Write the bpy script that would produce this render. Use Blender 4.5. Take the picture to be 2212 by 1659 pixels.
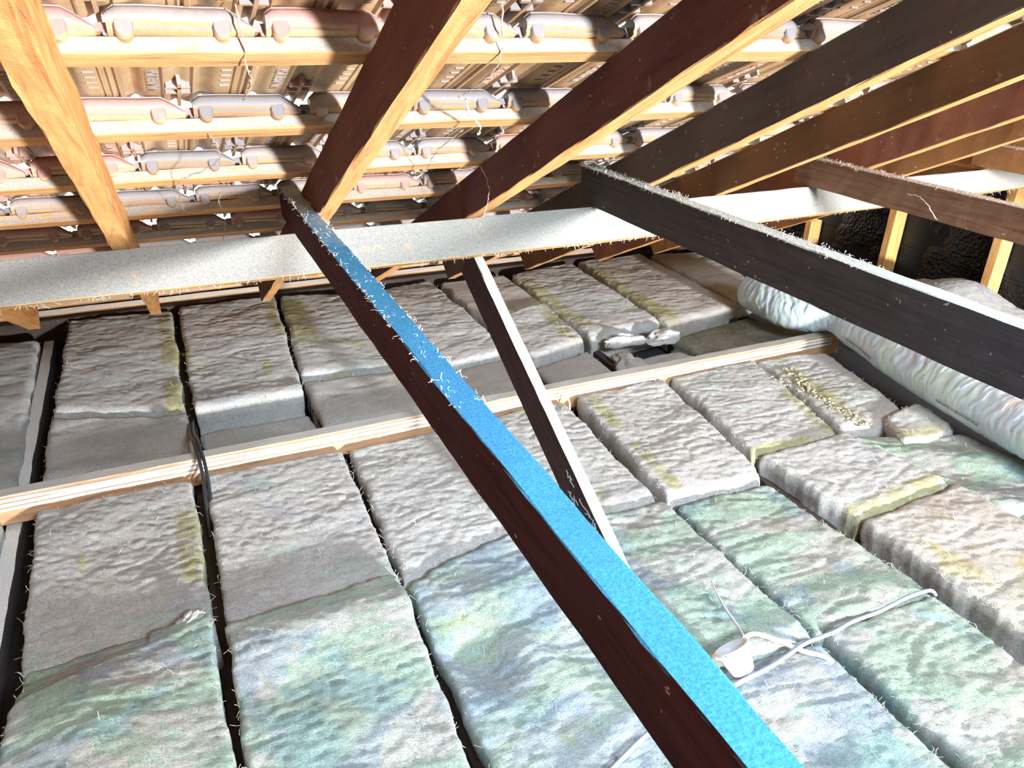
import bpy, bmesh, math, random
from mathutils import Vector, Matrix, noise
random.seed(7)
S = bpy.context.scene
COL = S.collection
for o in list(bpy.data.objects):
    bpy.data.objects.remove(o)

# ------------------------------------------------------------------ camera
cam = bpy.data.objects.new('camera', bpy.data.cameras.new('camera'))
COL.objects.link(cam)
R_ = Vector((0.91149, -0.41085, 0.01992)); U_ = Vector((0.16663, 0.41308, 0.89532)); F_ = Vector((0.37607, 0.81275, -0.44497))
cam.matrix_world = Matrix(((R_.x, U_.x, -F_.x, 0), (R_.y, U_.y, -F_.y, 0), (R_.z, U_.z, -F_.z, 0), (0, 0, 0, 1)))
cam.data.sensor_width = 36.0
cam.data.lens = 36.0 * 1645.9 / 2212.0
cam.data.clip_start = 0.02
S.camera = cam

# ------------------------------------------------------------------ world, lights, exposure
world = bpy.data.worlds.new('sky'); S.world = world; world.use_nodes = True
bg = world.node_tree.nodes['Background']
bg.inputs[0].default_value = (1.0, 0.95, 0.86, 1); bg.inputs[1].default_value = 3.0

def area(name, loc, target, size, power, color, size_y=None):
    l = bpy.data.lights.new(name, 'AREA'); l.energy = power; l.color = color
    l.shape = 'RECTANGLE'; l.size = size; l.size_y = size_y or size
    o = bpy.data.objects.new(name, l); COL.objects.link(o); o.location = loc
    d = Vector(target) - Vector(loc)
    o.rotation_euler = d.to_track_quat('-Z', 'Y').to_euler()
    return o
area('work_lamp_light', (1.95, -5.4, -0.25), (1.1, 2.0, -0.7), 0.34, 1100, (1.0, 0.992, 0.985))
area('blue_beam_fill', (0.85, 0.00, 0.34), (0.80, 0.25, -1.0), 0.30, 8, (0.10, 0.55, 1.0), 0.30).data.spread = math.radians(110)  # added blue fill to tint the beam top, no real opening here
area('cool_top_fill', (1.2, -2.0, 1.35), (1.2, 1.6, -1.4), 1.2, 108, (0.76, 0.90, 1.0), 0.6).data.spread = math.radians(130)  # added pale fill for upward faces and far batts, no actual roof gap

S.view_settings.view_transform = 'Standard'; S.view_settings.look = 'None'
S.view_settings.gamma = 1; S.view_settings.use_curve_mapping = False
S.view_settings.exposure = 0.47

# ------------------------------------------------------------------ frame of the roof slope
TH = math.radians(25.62178528)
NV = Vector((0, math.sin(TH), math.cos(TH)))      # up, away from the attic
SV = Vector((0, math.cos(TH), -math.sin(TH)))     # down the slope
def RP(x, s, n):
    return Vector((x, 0, 0)) + SV * s + NV * n

# ------------------------------------------------------------------ helpers
def put(name, me, mat=None, parent=None, smooth=False):
    if isinstance(me, bmesh.types.BMesh):
        bm = me; me = bpy.data.meshes.new(name)
        bmesh.ops.recalc_face_normals(bm, faces=bm.faces)
        bm.to_mesh(me); bm.free()
    if mat is not None and not me.materials:
        me.materials.append(mat)
    if smooth:
        me.shade_smooth()
    o = bpy.data.objects.new(name, me); COL.objects.link(o)
    if parent is not None:
        o.parent = parent
    return o
def tag(o, label=None, cat=None, group=None, kind=None):
    if label: o['label'] = label
    if cat: o['category'] = cat
    if group: o['group'] = group
    if kind: o['kind'] = kind
    return o
def empty(name, loc=(0, 0, 0)):
    o = bpy.data.objects.new(name, None); COL.objects.link(o); o.location = loc
    o.empty_display_size = 0.05
    return o
def box(bm, x0, x1, y0, y1, z0, z1):
    v = [bm.verts.new(p) for p in ((x0,y0,z0),(x1,y0,z0),(x1,y1,z0),(x0,y1,z0),(x0,y0,z1),(x1,y0,z1),(x1,y1,z1),(x0,y1,z1))]
    for f in ((0,3,2,1),(4,5,6,7),(0,1,5,4),(1,2,6,5),(2,3,7,6),(3,0,4,7)):
        bm.faces.new([v[i] for i in f])
    return v
def pydata(name, v, f):
    me = bpy.data.meshes.new(name); me.from_pydata(v, [], f); me.update(); return me

def timber(name, p0, p1, w, h, up, mat, parent=None, wob=0.0015, seg=0.03, cut0=None, cut1=None, bow=0.0):
    """a sawn length: local X runs from p0 to p1, p is the middle of the top edge pair; w across, h downwards from p"""
    p0, p1 = Vector(p0), Vector(p1)
    ax = (p1 - p0); L = ax.length; ax.normalize()
    up = Vector(up); side = up.cross(ax).normalized(); upv = ax.cross(side).normalized()
    M = Matrix(((ax.x, side.x, upv.x, p0.x), (ax.y, side.y, upv.y, p0.y), (ax.z, side.z, upv.z, p0.z), (0, 0, 0, 1)))
    n = max(2, int(L / seg)); prof = [(-w/2, 0.0), (-w/2 + .003, .0), (w/2 - .003, .0), (w/2, 0.0), (w/2, -.003), (w/2, -h + .003), (w/2, -h), (w/2 - .003, -h), (-w/2 + .003, -h), (-w/2, -h), (-w/2, -h + .003), (-w/2, -.003)]
    prof = [(-w/2 + .002, 0), (w/2 - .002, 0), (w/2, -.002), (w/2, -h/2), (w/2, -h + .002), (w/2 - .002, -h), (-w/2 + .002, -h), (-w/2, -h + .002), (-w/2, -h/2), (-w/2, -.002)]
    sd = random.random() * 50
    vs, fs = [], []; m = len(prof)
    for i in range(n + 1):
        x = L * i / n
        for j, (py, pz) in enumerate(prof):
            dy = noise.noise(Vector((x * 9, j * 1.7, sd))) * wob + noise.noise(Vector((x * 40, j * 3.1, sd + 9))) * wob * .6
            dz = noise.noise(Vector((x * 9, j * 1.3, sd + 5))) * wob
            xx = x
            if i == 0 and cut0: xx += cut0 * (-pz)
            if i == n and cut1: xx += cut1 * (-pz)
            b = bow * math.sin(math.pi * i / n)
            vs.append((xx, py + dy, pz + dz + b))
    for i in range(n):
        for j in range(m):
            k = (j + 1) % m
            fs.append((i*m + j, (i+1)*m + j, (i+1)*m + k, i*m + k))
    fs.append(tuple(range(m))); fs.append(tuple(n*m + j for j in reversed(range(m))))
    me = pydata(name, vs, fs)
    o = put(name, me, mat, parent)
    bm = bmesh.new(); bm.from_mesh(me); bmesh.ops.recalc_face_normals(bm, faces=bm.faces); bm.to_mesh(me); bm.free()
    o.matrix_world = M
    return o

def tube_mesh(name, pts, r, sides=8, flat=1.0, up=Vector((0, 0, 1))):
    vs, fs = [], []; n = len(pts); pts = [Vector(p) for p in pts]
    for i, p in enumerate(pts):
        t = (pts[min(i+1, n-1)] - pts[max(i-1, 0)]).normalized()
        a = t.cross(up); a = a.normalized() if a.length > 1e-4 else Vector((1, 0, 0)); b = a.cross(t).normalized()
        rr = r[i] if isinstance(r, (list, tuple)) else r
        for k in range(sides):
            an = 2*math.pi*k/sides
            vs.append(p + a*math.cos(an)*rr + b*math.sin(an)*rr*flat)
    for i in range(n-1):
        for k in range(sides):
            l = (k+1) % sides
            fs.append((i*sides+k, i*sides+l, (i+1)*sides+l, (i+1)*sides+k))
    fs.append(tuple(range(sides-1, -1, -1))); fs.append(tuple((n-1)*sides+k for k in range(sides)))
    return pydata(name, [tuple(v) for v in vs], fs)
def smooth_path(pts, sub=6):
    pts = [Vector(p) for p in pts]; out = []
    for i in range(len(pts)-1):
        p0 = pts[max(i-1, 0)]; p1 = pts[i]; p2 = pts[i+1]; p3 = pts[min(i+2, len(pts)-1)]
        for k in range(sub):
            t = k/sub
            out.append(0.5*((2*p1)+(-p0+p2)*t+(2*p0-5*p1+4*p2-p3)*t*t+(-p0+3*p1-3*p2+p3)*t*t*t))
    out.append(pts[-1]); return out

# ------------------------------------------------------------------ materials
class N:
    def __init__(s, name):
        s.m = bpy.data.materials.new(name); s.m.use_nodes = True; s.t = s.m.node_tree; s.n = s.t.nodes
        s.b = s.n['Principled BSDF']; s.b.inputs['Specular IOR Level'].default_value = 0.15; s.b.inputs['Roughness'].default_value = 0.9
    def new(s, ty, **k):
        x = s.n.new(ty)
        for a, v in k.items(): setattr(x, a, v)
        return x
    def link(s, a, b): s.t.links.new(a, b)
    def coord(s, sc=(1, 1, 1), world=False):
        m = s.new('ShaderNodeMapping'); m.inputs['Scale'].default_value = sc
        if world: s.link(s.new('ShaderNodeNewGeometry').outputs['Position'], m.inputs[0])
        else: s.link(s.new('ShaderNodeTexCoord').outputs['Object'], m.inputs[0])
        return m.outputs[0]
    def noise(s, vec, scale, detail=5, rough=.6, dist=0):
        x = s.new('ShaderNodeTexNoise'); s.link(vec, x.inputs['Vector']); x.inputs['Scale'].default_value = scale
        x.inputs['Detail'].default_value = detail; x.inputs['Roughness'].default_value = rough; x.inputs['Distortion'].default_value = dist
        return x.outputs['Fac']
    def ramp(s, fac, stops):
        x = s.new('ShaderNodeValToRGB'); s.link(fac, x.inputs[0]); e = x.color_ramp.elements
        while len(e) < len(stops): e.new(0.5)
        for q, (p, c) in zip(e, stops):
            q.position = p; q.color = (*c, 1) if len(c) == 3 else c
        return x.outputs[0]
    def mix(s, fac, a, b, blend='MIX'):
        x = s.new('ShaderNodeMix', data_type='RGBA', blend_type=blend)
        for sock, v in ((x.inputs[0], fac), (x.inputs[6], a), (x.inputs[7], b)):
            if isinstance(v, (int, float)): sock.default_value = v
            elif isinstance(v, tuple): sock.default_value = (*v, 1)
            else: s.link(v, sock)
        return x.outputs[2]
    def math(s, op, a, b=0.0, clamp=False):
        x = s.new('ShaderNodeMath', operation=op, use_clamp=clamp)
        for sock, v in ((x.inputs[0], a), (x.inputs[1], b)):
            if isinstance(v, (int, float)): sock.default_value = v
            else: s.link(v, sock)
        return x.outputs[0]
    def rng(s, v, a, b, c=0.0, d=1.0):
        x = s.new('ShaderNodeMapRange'); s.link(v, x.inputs[0])
        for i, q in enumerate((a, b, c, d)): x.inputs[i+1].default_value = q
        return x.outputs[0]
    def up(s):
        g = s.new('ShaderNodeNewGeometry'); q = s.new('ShaderNodeSeparateXYZ'); s.link(g.outputs['Normal'], q.inputs[0]); return q.outputs[2]
    def bump(s, h, strength=.5, dist=.01):
        x = s.new('ShaderNodeBump'); x.inputs['Strength'].default_value = strength; x.inputs['Distance'].default_value = dist
        s.link(h, x.inputs['Height']); s.link(x.outputs[0], s.b.inputs['Normal'])
    def col(s, c): 
        if isinstance(c, tuple): s.b.inputs['Base Color'].default_value = (*c, 1)
        else: s.link(c, s.b.inputs['Base Color'])

def wood(name, light, dark, dust=(.62, .62, .60), amount=1.0, dust_from=.10, speck=True, side_shade=0.0, shade_cols=((.070, .027, .042), (.095, .038, .052)), far_dust=None):
    m = N(name); v = m.coord((1.2, 16, 16)); grain = m.noise(v, 3.2, 7, .62, 1.2); blot = m.noise(m.coord((1, 1, 1)), 5, 4)
    c = m.ramp(grain, [(.30, dark), (.52, light), (.75, tuple(min(1, k*1.25) for k in light))])
    c = m.mix(m.rng(blot, .45, .8, 0, .45), c, tuple(k*.62 for k in light))
    if side_shade:      # unlit shade of the broad faces is painted into the wood colour
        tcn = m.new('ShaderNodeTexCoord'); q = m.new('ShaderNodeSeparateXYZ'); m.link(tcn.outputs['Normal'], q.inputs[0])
        sidef = m.rng(m.math('ABSOLUTE', q.outputs[1]), .6, .9, 0, side_shade)
        c = m.mix(sidef, c, m.mix(m.rng(blot, .35, .65), *shade_cols))
    fine = m.noise(m.coord((1, 1, 1)), 260, 3, .7); mid = m.noise(m.coord((1, 1, 1)), 26, 5, .65)
    edge = m.math('ADD', m.up(), m.rng(mid, .3, .7, -.14, .14))
    f = m.math('MULTIPLY', m.rng(edge, dust_from, dust_from + .22), amount, True)
    dcol = m.mix(m.rng(fine, .3, .7), tuple(k*.72 for k in dust), tuple(min(1, k*1.25) for k in dust))
    if far_dust:   # grey-white dust at the eaves end, then painted-in blue light along the top
        tc2 = m.new('ShaderNodeTexCoord'); q2 = m.new('ShaderNodeSeparateXYZ'); m.link(tc2.outputs['Object'], q2.inputs[0])
        al = m.rng(m.math('ADD', q2.outputs[0], m.math('MULTIPLY', m.rng(mid, .3, .7), .22)), .20, .75)
        dcol = m.mix(al, m.mix(m.rng(fine, .3, .7), tuple(k*.72 for k in far_dust), far_dust), dcol)
    c = m.mix(f, c, dcol)
    if speck:
        sp = m.rng(m.noise(m.coord((1, 1, 1)), 75, 2, .5), .73, .76)
        c = m.mix(m.math('MULTIPLY', sp, .55), c, (.7, .62, .55))
    m.col(c)
    m.bump(m.math('ADD', m.math('MULTIPLY', grain, .5), m.math('MULTIPLY', fine, .45)), .55, .004)
    return m.m
W_RAFTER = wood('rafter_pine', (.86, .44, .16), (.52, .20, .07))
W_RAFTER2 = wood('side_shaded_rafter_pine', (.86, .46, .18), (.52, .20, .07), side_shade=.92)
W_PURLIN = wood('purlin_pine', (.88, .55, .25), (.60, .30, .12), dust=(.40, .40, .38), dust_from=.12)
W_BATTEN = wood('batten_pine', (.80, .42, .18), (.46, .20, .08), dust=(.42, .38, .34), dust_from=.12)
W_BLUE = wood('blue_topped_beam_wood', (.060, .021, .030), (.024, .011, .016), dust=(.06, .29, .56), dust_from=.35, far_dust=(.66, .78, .88))  # blue light on the top is painted into its dust colour
W_CHAR = wood('charcoal_beam_wood', (.075, .066, .068), (.05, .045, .048), dust=(.56, .62, .60), dust_from=.35)
W_BROWN = wood('brown_beam_wood', (.26, .15, .10), (.16, .08, .06), dust=(.62, .54, .48), dust_from=.35)
W_HANG = wood('hanger_pine', (.62, .36, .20), (.36, .18, .10), dust=(.50, .49, .47), dust_from=.3)
W_JOIST = wood('joist_shaded_pine', (.10, .09, .09), (.05, .05, .055), dust=(.85, .84, .82), dust_from=.35)  # dark body paints in the unlit sides, pale dust on top
W_JOIST2 = wood('hidden_joist_pine', (.07, .055, .05), (.04, .035, .03), amount=0)
W_X = None
def side_shaded(n, a, b): return wood(n, (.86, .46, .18), (.52, .20, .07), side_shade=.94, shade_cols=(a, b))  # each rafter's side shade is painted in with its own tones
W_R4 = side_shaded('charcoal_rafter_pine', (.055, .055, .060), (.075, .070, .075))
W_R5 = side_shaded('brown_rafter_pine', (.11, .055, .030), (.15, .075, .04))
W_R6 = side_shaded('red_brown_rafter_pine', (.20, .065, .055), (.26, .11, .07))
W_R7 = side_shaded('tan_rafter_pine', (.28, .12, .05), (.34, .17, .07))
W_STUD = wood('stud_pine', (.88, .48, .18), (.60, .26, .09), amount=.0)
W_PALE = wood('pale_pine', (.80, .66, .48), (.60, .40, .22), dust=(.74, .73, .70), dust_from=.3)

def batt_mat(name, a, b, c, patch=.5, pcol=(.62, .80, .70), pcol2=(.60, .68, .84), dirt=.5, cover=.0, ocover=.0):
    m = N(name)
    oi = m.new('ShaderNodeObjectInfo').outputs['Random']
    w = m.new('ShaderNodeVectorMath', operation='ADD')
    m.link(m.new('ShaderNodeNewGeometry').outputs['Position'], w.inputs[0]); cx = m.new('ShaderNodeCombineXYZ'); m.link(m.math('MULTIPLY', oi, 37.0), cx.inputs[0]); m.link(m.math('MULTIPLY', oi, 19.0), cx.inputs[2])
    m.link(cx.outputs[0], w.inputs[1])
    def mp(sc, rot=0):
        q = m.new('ShaderNodeMapping'); q.inputs['Scale'].default_value = sc; q.inputs['Rotation'].default_value = (0, 0, rot); m.link(w.outputs[0], q.inputs[0]); return q.outputs[0]
    big = m.noise(mp((1.0, 1.6, 1)), 4.5, 5, .6, .8)
    fib1 = m.noise(mp((1, 2.6, 1), .25), 26, 7, .74, 2.6)
    fib2 = m.noise(mp((2.2, 1.3, 1), -.5), 34, 7, .76, 3.2)
    fine = m.noise(mp((1, 1.8, 1)), 150, 4, .75, 1.5)
    def strands(sc, rot, scale, width, dist):
        q = m.noise(mp(sc, rot), scale, 2.5, .55, dist)
        return m.rng(m.math('ABSOLUTE', m.math('SUBTRACT', q, .5)), 0, width, 1, 0)
    sA = strands((1, 1.7, 1), .3, 15, .020, 3.0); sB = strands((1.6, 1, 1), -.4, 18, .018, 3.4); sC = strands((1, 1.5, 1), .1, 34, .026, 2.6)
    gate = m.rng(m.noise(mp((1, 1, 1)), 11, 4, .6), .42, .60)
    lightl = m.math('MULTIPLY', m.math('MAXIMUM', sA, sC), gate); darkl = m.math('MULTIPLY', sB, m.math('SUBTRACT', 1.0, gate))
    col = m.ramp(big, [(.28, b), (.5, a), (.68, c)])
    st = m.math('ADD', m.math('MULTIPLY', fib1, .55), m.math('MULTIPLY', fib2, .45))
    col = m.mix(m.rng(st, .34, .50, .5, 0), col, tuple(k*.45 for k in a))
    col = m.mix(m.rng(st, .54, .70, 0, .65), col, (.93, .91, .88))
    pm = m.noise(mp((1.0, 1.5, 1)), 3.6, 5, .62, .6)
    col = m.mix(m.rng(pm, .56-cover, .60-cover, 0, patch), col, m.mix(1.0, col, pcol, 'MULTIPLY'))
    pm2 = m.noise(mp((1.3, 1.1, 3)), 3.2, 5, .62, .4)
    col = m.mix(m.rng(pm2, .58-cover*.6, .62-cover*.6, 0, patch), col, m.mix(1.0, col, pcol2, 'MULTIPLY'))
    pm3 = m.noise(mp((1.8, .8, 5)), 3.0, 4, .6, .4)
    col = m.mix(m.rng(pm3, .64-ocover, .68-ocover, 0, .9), col, m.mix(1.0, col, (.90, .88, .56), 'MULTIPLY'))
    at = m.new('ShaderNodeAttribute'); at.attribute_name = 'yellowed'
    yf = m.math('MULTIPLY', at.outputs['Fac'], m.rng(m.noise(mp((1, 1, 1)), 14, 4, .6), .35, .5), True)
    col = m.mix(yf, col, m.mix(1.0, col, (.78, .76, .42), 'MULTIPLY'))
    dk = m.noise(mp((1, 2.2, 2)), 9, 6, .65, 1.0)
    col = m.mix(m.rng(dk, .30, .42, dirt*.6, 0), col, tuple(k*.5 for k in a))
    col = m.mix(m.math('MULTIPLY', lightl, .6), col, (.97, .96, .94)); col = m.mix(m.math('MULTIPLY', darkl, .55), col, tuple(k*.30 for k in a))
    col = m.mix(m.rng(fine, .38, .52, .55, 0), col, tuple(k*.42 for k in a))
    m.col(col)
    h = m.math('ADD', m.math('MULTIPLY', st, 1.1), m.math('MULTIPLY', fine, .6))
    h = m.math('ADD', h, m.math('MULTIPLY', lightl, .25)); h = m.math('SUBTRACT', h, m.math('MULTIPLY', darkl, .25))
    m.bump(h, 1.0, .008)
    m.b.inputs['Specular IOR Level'].default_value = 0.05
    return m.m
BM = {
 'grey':  batt_mat('glasswool_grey', (.86, .87, .87), (.72, .73, .73), (.94, .94, .94), .5, (.76, 1.0, .90), (.82, .88, 1.0), .5, -.02, .0),
 'light': batt_mat('glasswool_light', (.90, .92, .92), (.80, .82, .82), (.97, .97, .97), .45, (.78, 1.0, .90), (.84, .90, 1.0), .35, -.03, .01),
 'mint':  batt_mat('glasswool_mint', (.72, .77, .74), (.58, .54, .52), (.84, .92, .86), 1.0, (.78, 1.0, .88), (.74, .84, 1.0), .40, .09, -.04),
 'cool':  batt_mat('glasswool_cool', (.64, .77, .82), (.54, .63, .68), (.76, .88, .90), 1.0, (.92, 1.0, .80), (.80, .88, 1.0), .25, .06, -.04),
 'tan':   batt_mat('glasswool_tan', (.86, .82, .78), (.72, .63, .54), (.94, .92, .89), .5, (.90, 1.0, .80), (1.0, .90, .80), .35, .0, .02),
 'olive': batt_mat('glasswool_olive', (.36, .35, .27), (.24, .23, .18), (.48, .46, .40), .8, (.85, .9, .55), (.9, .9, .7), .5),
}
BM['tuft'] = batt_mat('glasswool_tuft', (.86, .84, .58), (.74, .70, .44), (.92, .91, .74), .2)
def plain(name, c, rough=.7, spec=.2, bump=None):
    m = N(name); m.col(c); m.b.inputs['Roughness'].default_value = rough; m.b.inputs['Specular IOR Level'].default_value = spec
    if bump: m.bump(m.noise(m.coord(), bump[0], 4), bump[1], bump[2])
    return m.m
FIBRE = plain('glasswool_fibre', (.85, .83, .78))
BLACKCABLE = plain('black_cable', (.03, .035, .04), .35, .5)
WHITECABLE = plain('white_cable', (.85, .84, .80), .5, .3, (60, .1, .001))
BLUECABLE = plain('blue_grey_cable', (.30, .35, .52), .45, .3, (60, .1, .001))
PLASTIC = plain('white_plastic', (.92, .93, .95), .4, .4)
INK = plain('black_ink', (.015, .015, .02), .6, .1)
CHALK = plain('blue_white_chalk', (.62, .74, .92))
COBWEB = plain('dusty_cobweb', (.45, .36, .30))
COBPALE = plain('pale_cobweb', (.82, .74, .64))
DARK = plain('dark_void_board', (.03, .028, .028))

def tile_mat():
    m = N('terracotta_tile'); oi = m.new('ShaderNodeObjectInfo').outputs['Random']
    w = m.new('ShaderNodeNewGeometry').outputs['Position']
    a = m.noise(w, 7, 5, .6); f = m.noise(w, 120, 4, .7)
    base = m.ramp(m.math('ADD', m.math('MULTIPLY', a, .6), m.math('MULTIPLY', oi, .4)), [(.25, (.34, .21, .12)), (.45, (.54, .34, .17)), (.65, (.66, .48, .27)), (.8, (.55, .32, .20))])
    base = m.mix(m.rng(f, .35, .65, .0, .35), base, (.30, .17, .11))
    up = m.math('ADD', m.up(), m.rng(a, .3, .7, -.1, .1))
    d = m.ramp(oi, [(0, (.22, .22, .24)), (.3, (.30, .29, .31)), (.5, (.36, .31, .30)), (.7, (.30, .27, .28)), (.80, (.50, .27, .24)), (.9, (.52, .30, .26)), (1, (.32, .30, .31))])
    d = m.mix(m.rng(f, .4, .7, 0, .4), d, (.24, .21, .20))
    m.col(m.mix(m.rng(up, -.30, -.08), base, d)); m.b.inputs['Roughness'].default_value = .55; m.b.inputs['Specular IOR Level'].default_value = .35
    m.bump(m.math('ADD', m.math('MULTIPLY', f, .5), a), .4, .003)
    return m.m
TILE = tile_mat()
def sheath_mat():
    m = N('black_bitumen_sheathing'); w = m.coord((1, 1, 1), True)
    v = m.new('ShaderNodeTexVoronoi'); v.inputs['Scale'].default_value = 60; m.link(w, v.inputs['Vector'])
    patch = m.rng(m.noise(w, 2.6, 3), .44, .62); n2 = m.noise(w, 30, 5, .7)
    m.col(m.mix(m.rng(m.noise(w, 1.9, 3), .60, .68, 0, .6), (.018, .020, .024), (.024, .036, .012)))
    m.b.inputs['Roughness'].default_value = .38; m.b.inputs['Specular IOR Level'].default_value = .16
    x = m.math('MULTIPLY', m.math('ADD', v.outputs['Distance'], n2), patch); m.bump(x, 1.0, .03); return m.m
SHEATH = sheath_mat()
def duct_mat():
    m = N('duct_sleeve'); w = m.coord((1, 1, 1), True); a = m.noise(w, 6, 4, .6); c = m.noise(w, 9, 3, .5)
    col = m.ramp(a, [(.32, (.66, .67, .70)), (.45, (.56, .70, .84)), (.58, (.66, .84, .80)), (.72, (.62, .74, .86)), (.85, (.78, .79, .80))])
    m.col(col); m.b.inputs['Roughness'].default_value = .38; m.b.inputs['Specular IOR Level'].default_value = .5
    m.bump(m.noise(m.coord((4, 40, 4), True), 5, 4, .6, .6), .4, .003); return m.m
DUCT = duct_mat()
PLASTER = plain('plasterboard_back', (.045, .045, .05), .9, .05, (40, .3, .003))
GABLE = plain('gable_boards', (.10, .075, .06), .9, .05, (30, .3, .003))

# ------------------------------------------------------------------ setting
def slab(name, x0, x1, y0, y1, z0, z1, mat, parent=None):
    bm = bmesh.new(); box(bm, x0, x1, y0, y1, z0, z1); return put(name, bm, mat, parent)
ceiling_z = -1.50
fl = tag(slab('floor', -2.3, 4.2, -8.7, 4.0, ceiling_z - .03, ceiling_z, PLASTER), kind='structure')
tag(slab('wall_far', -2.3, 4.2, 3.93, 3.98, ceiling_z, -1.30, DARK), kind='structure')
tag(slab('wall_left', -2.35, -2.3, -8.7, 3.95, ceiling_z, 1.9, GABLE), kind='structure')
tag(slab('wall_back', -2.3, 4.2, -8.75, -8.7, ceiling_z, -1.0, GABLE), kind='structure')
# the far slope of the roof, over the ridge behind the camera
bm = bmesh.new()
p = [(-2.3, -2.5, 1.77), (4.2, -2.5, 1.77), (4.2, -8.8, -1.25), (-2.3, -8.8, -1.25)]
lo = [bm.verts.new(q) for q in p]; hi = [bm.verts.new((q[0], q[1], q[2] + .04)) for q in p]
bm.faces.new(lo); bm.faces.new(hi[::-1])
for i in range(4): bm.faces.new((lo[i], hi[i], hi[(i+1) % 4], lo[(i+1) % 4]))
tag(put('ceiling', bm, GABLE), kind='structure')

# end wall: black sheathing with studs in front
wr = empty('wall_right', (3.70, 1.5, ceiling_z)); tag(wr, kind='structure')
bm = bmesh.new(); nz = 4; lz = (1.6) / nz
for k in range(1):
    pass
o = slab('sheathing', 3.70, 3.72, -8.7, 3.95, ceiling_z, 1.9, SHEATH); o.parent = wr; o.matrix_parent_inverse = Matrix.Translation(-Vector(wr.location))
for k, z in enumerate((-1.16, -0.88, -0.60, -0.32)):     # lapped joints of the sheets
    o = slab('lap_joint', 3.694, 3.70, -2.0, 3.9, z, z + .012, SHEATH); o.parent = wr; o.matrix_parent_inverse = Matrix.Translation(-Vector(wr.location))
for y in (3.48, 2.90, 2.29, 1.69, 1.09):
    zt = (0.465 - y * math.sin(TH)) / math.cos(TH)
    o = timber('stud', (3.60 + .045, y - .0, zt), (3.60 + .045, y, ceiling_z + .002), .045, .09, (-1, 0, 0), W_STUD)
    # orient: width along y, depth along x
    o.matrix_world = Matrix(((0, 0, 1, 3.69), (0, 1, 0, y), (-1, 0, 0, zt), (0, 0, 0, 1)))
    o.parent = wr; o.matrix_parent_inverse = Matrix.Translation(-Vector(wr.location))

# ------------------------------------------------------------------ roof slope: battens and tiles
roof = empty('roof', (0, 0, 0)); tag(roof, kind='structure')
BS = [.145, .48, .815, 1.15, 1.49, 1.815, 2.135, 2.455, 2.775, 3.095, 3.415, 3.735, 4.03]
for k, s in enumerate(BS):
    p0 = RP(-2.2, s + .0235, .4995); p1 = RP(3.69, s + .0235, .4995)
    timber('roof_batten', p0, p1, .047, .0245, NV, W_BATTEN, roof, wob=.0022, seg=.06)
# cover over and behind the camera
bm = bmesh.new()
a = [RP(x, s, .56 if s > 0 else .54) for x, s in ((-2.3, -3.05), (3.7, -3.05), (3.7, .52), (-2.3, .52))]; b = [q + NV * .02 for q in a]
va = [bm.verts.new(q) for q in a]; vb = [bm.verts.new(q) for q in b]; bm.faces.new(va); bm.faces.new(vb[::-1])
for i in range(4): bm.faces.new((va[i], vb[i], vb[(i+1) % 4], va[(i+1) % 4]))
put('roof_panel', bm, TILE, roof)

TW = .206
def under(u):
    """height of the underside over the tile's own plane, u across the width 0..1"""
    def bumpf(c, w, h):
        d = abs(u - c) / w
        return h * (math.cos(min(d, 1) * math.pi) + 1) / 2
    h = .006
    h += bumpf(.115, .10, .017)            # rolled channel
    h += bumpf(.655, .11, .014)            # second channel
    h += bumpf(.45, .09, .007)
    if abs(u - .335) < .011 or abs(u - .56) < .011: h = .0005   # thin ribs
    if abs(u - .022) < .014: h = .000
    if abs(u - .955) < .016: h = .002
    if abs(u - .885) < .012: h = .010
    return h
def tile_mesh():
    us = sorted(set([i/44 for i in range(45)] + [.323, .324, .346, .347, .548, .549, .571, .572, .008, .036, .872, .873, .897, .898, .938, .972, 1.04]))
    ys = [.004, .03, .09, .15, .21, .27, .33, .375, .395]
    vs, fs = [], []; nu = len(us); ny = len(ys)
    def base(y): return .500 + .105 * y
    for y in ys:
        for u in us: vs.append((u*TW, y, base(y) + under(u)))
    for y in ys:
        for u in us: vs.append((u*TW, y, base(y) + under(u) + .012))
    o2 = nu*ny
    for j in range(ny-1):
        for i in range(nu-1):
            a = j*nu+i
            fs.append((a, a+1, a+nu+1, a+nu)); fs.append((o2+a, o2+a+nu, o2+a+nu+1, o2+a+1))
    for i in range(nu-1):
        a = i; fs.append((a, o2+a, o2+a+1, a+1)); a = (ny-1)*nu+i; fs.append((a, a+1, o2+a+1, o2+a))
    for j in range(ny-1):
        a = j*nu; fs.append((a, a+nu, o2+a+nu, o2+a)); a = j*nu+nu-1; fs.append((a, o2+a, o2+a+nu, a+nu))
    # three cross lines pressed into the ribbed panel, as thin proud ridges
    def bx(x0, x1, y0, y1, z0, z1):
        k = len(vs)
        vs.extend([(x0,y0,z0(y0)),(x1,y0,z0(y0)),(x1,y1,z0(y1)),(x0,y1,z0(y1)),(x0,y0,z1(y0)),(x1,y0,z1(y0)),(x1,y1,z1(y1)),(x0,y1,z1(y1))])
        for f in ((0,3,2,1),(4,5,6,7),(0,1,5,4),(1,2,6,5),(2,3,7,6),(3,0,4,7)): fs.append(tuple(k+i for i in f))
    for y in (.16, .19, .22, .25, .28):
        bx(.785*TW, .865*TW, y, y+.0035, lambda q: base(q)+.0035, lambda q: base(q)+.010)
    # spine and wings of the lower interlock
    bx(.445*TW, .475*TW, .24, .385, lambda q: base(q)-.004, lambda q: base(q)+.02)
    bx(.36*TW, .545*TW, .262, .27, lambda q: base(q)-.004, lambda q: base(q)+.02)
    bx(.355*TW, .55*TW, .30, .306, lambda q: base(q)-.003, lambda q: base(q)+.02)
    return vs, fs
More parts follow.
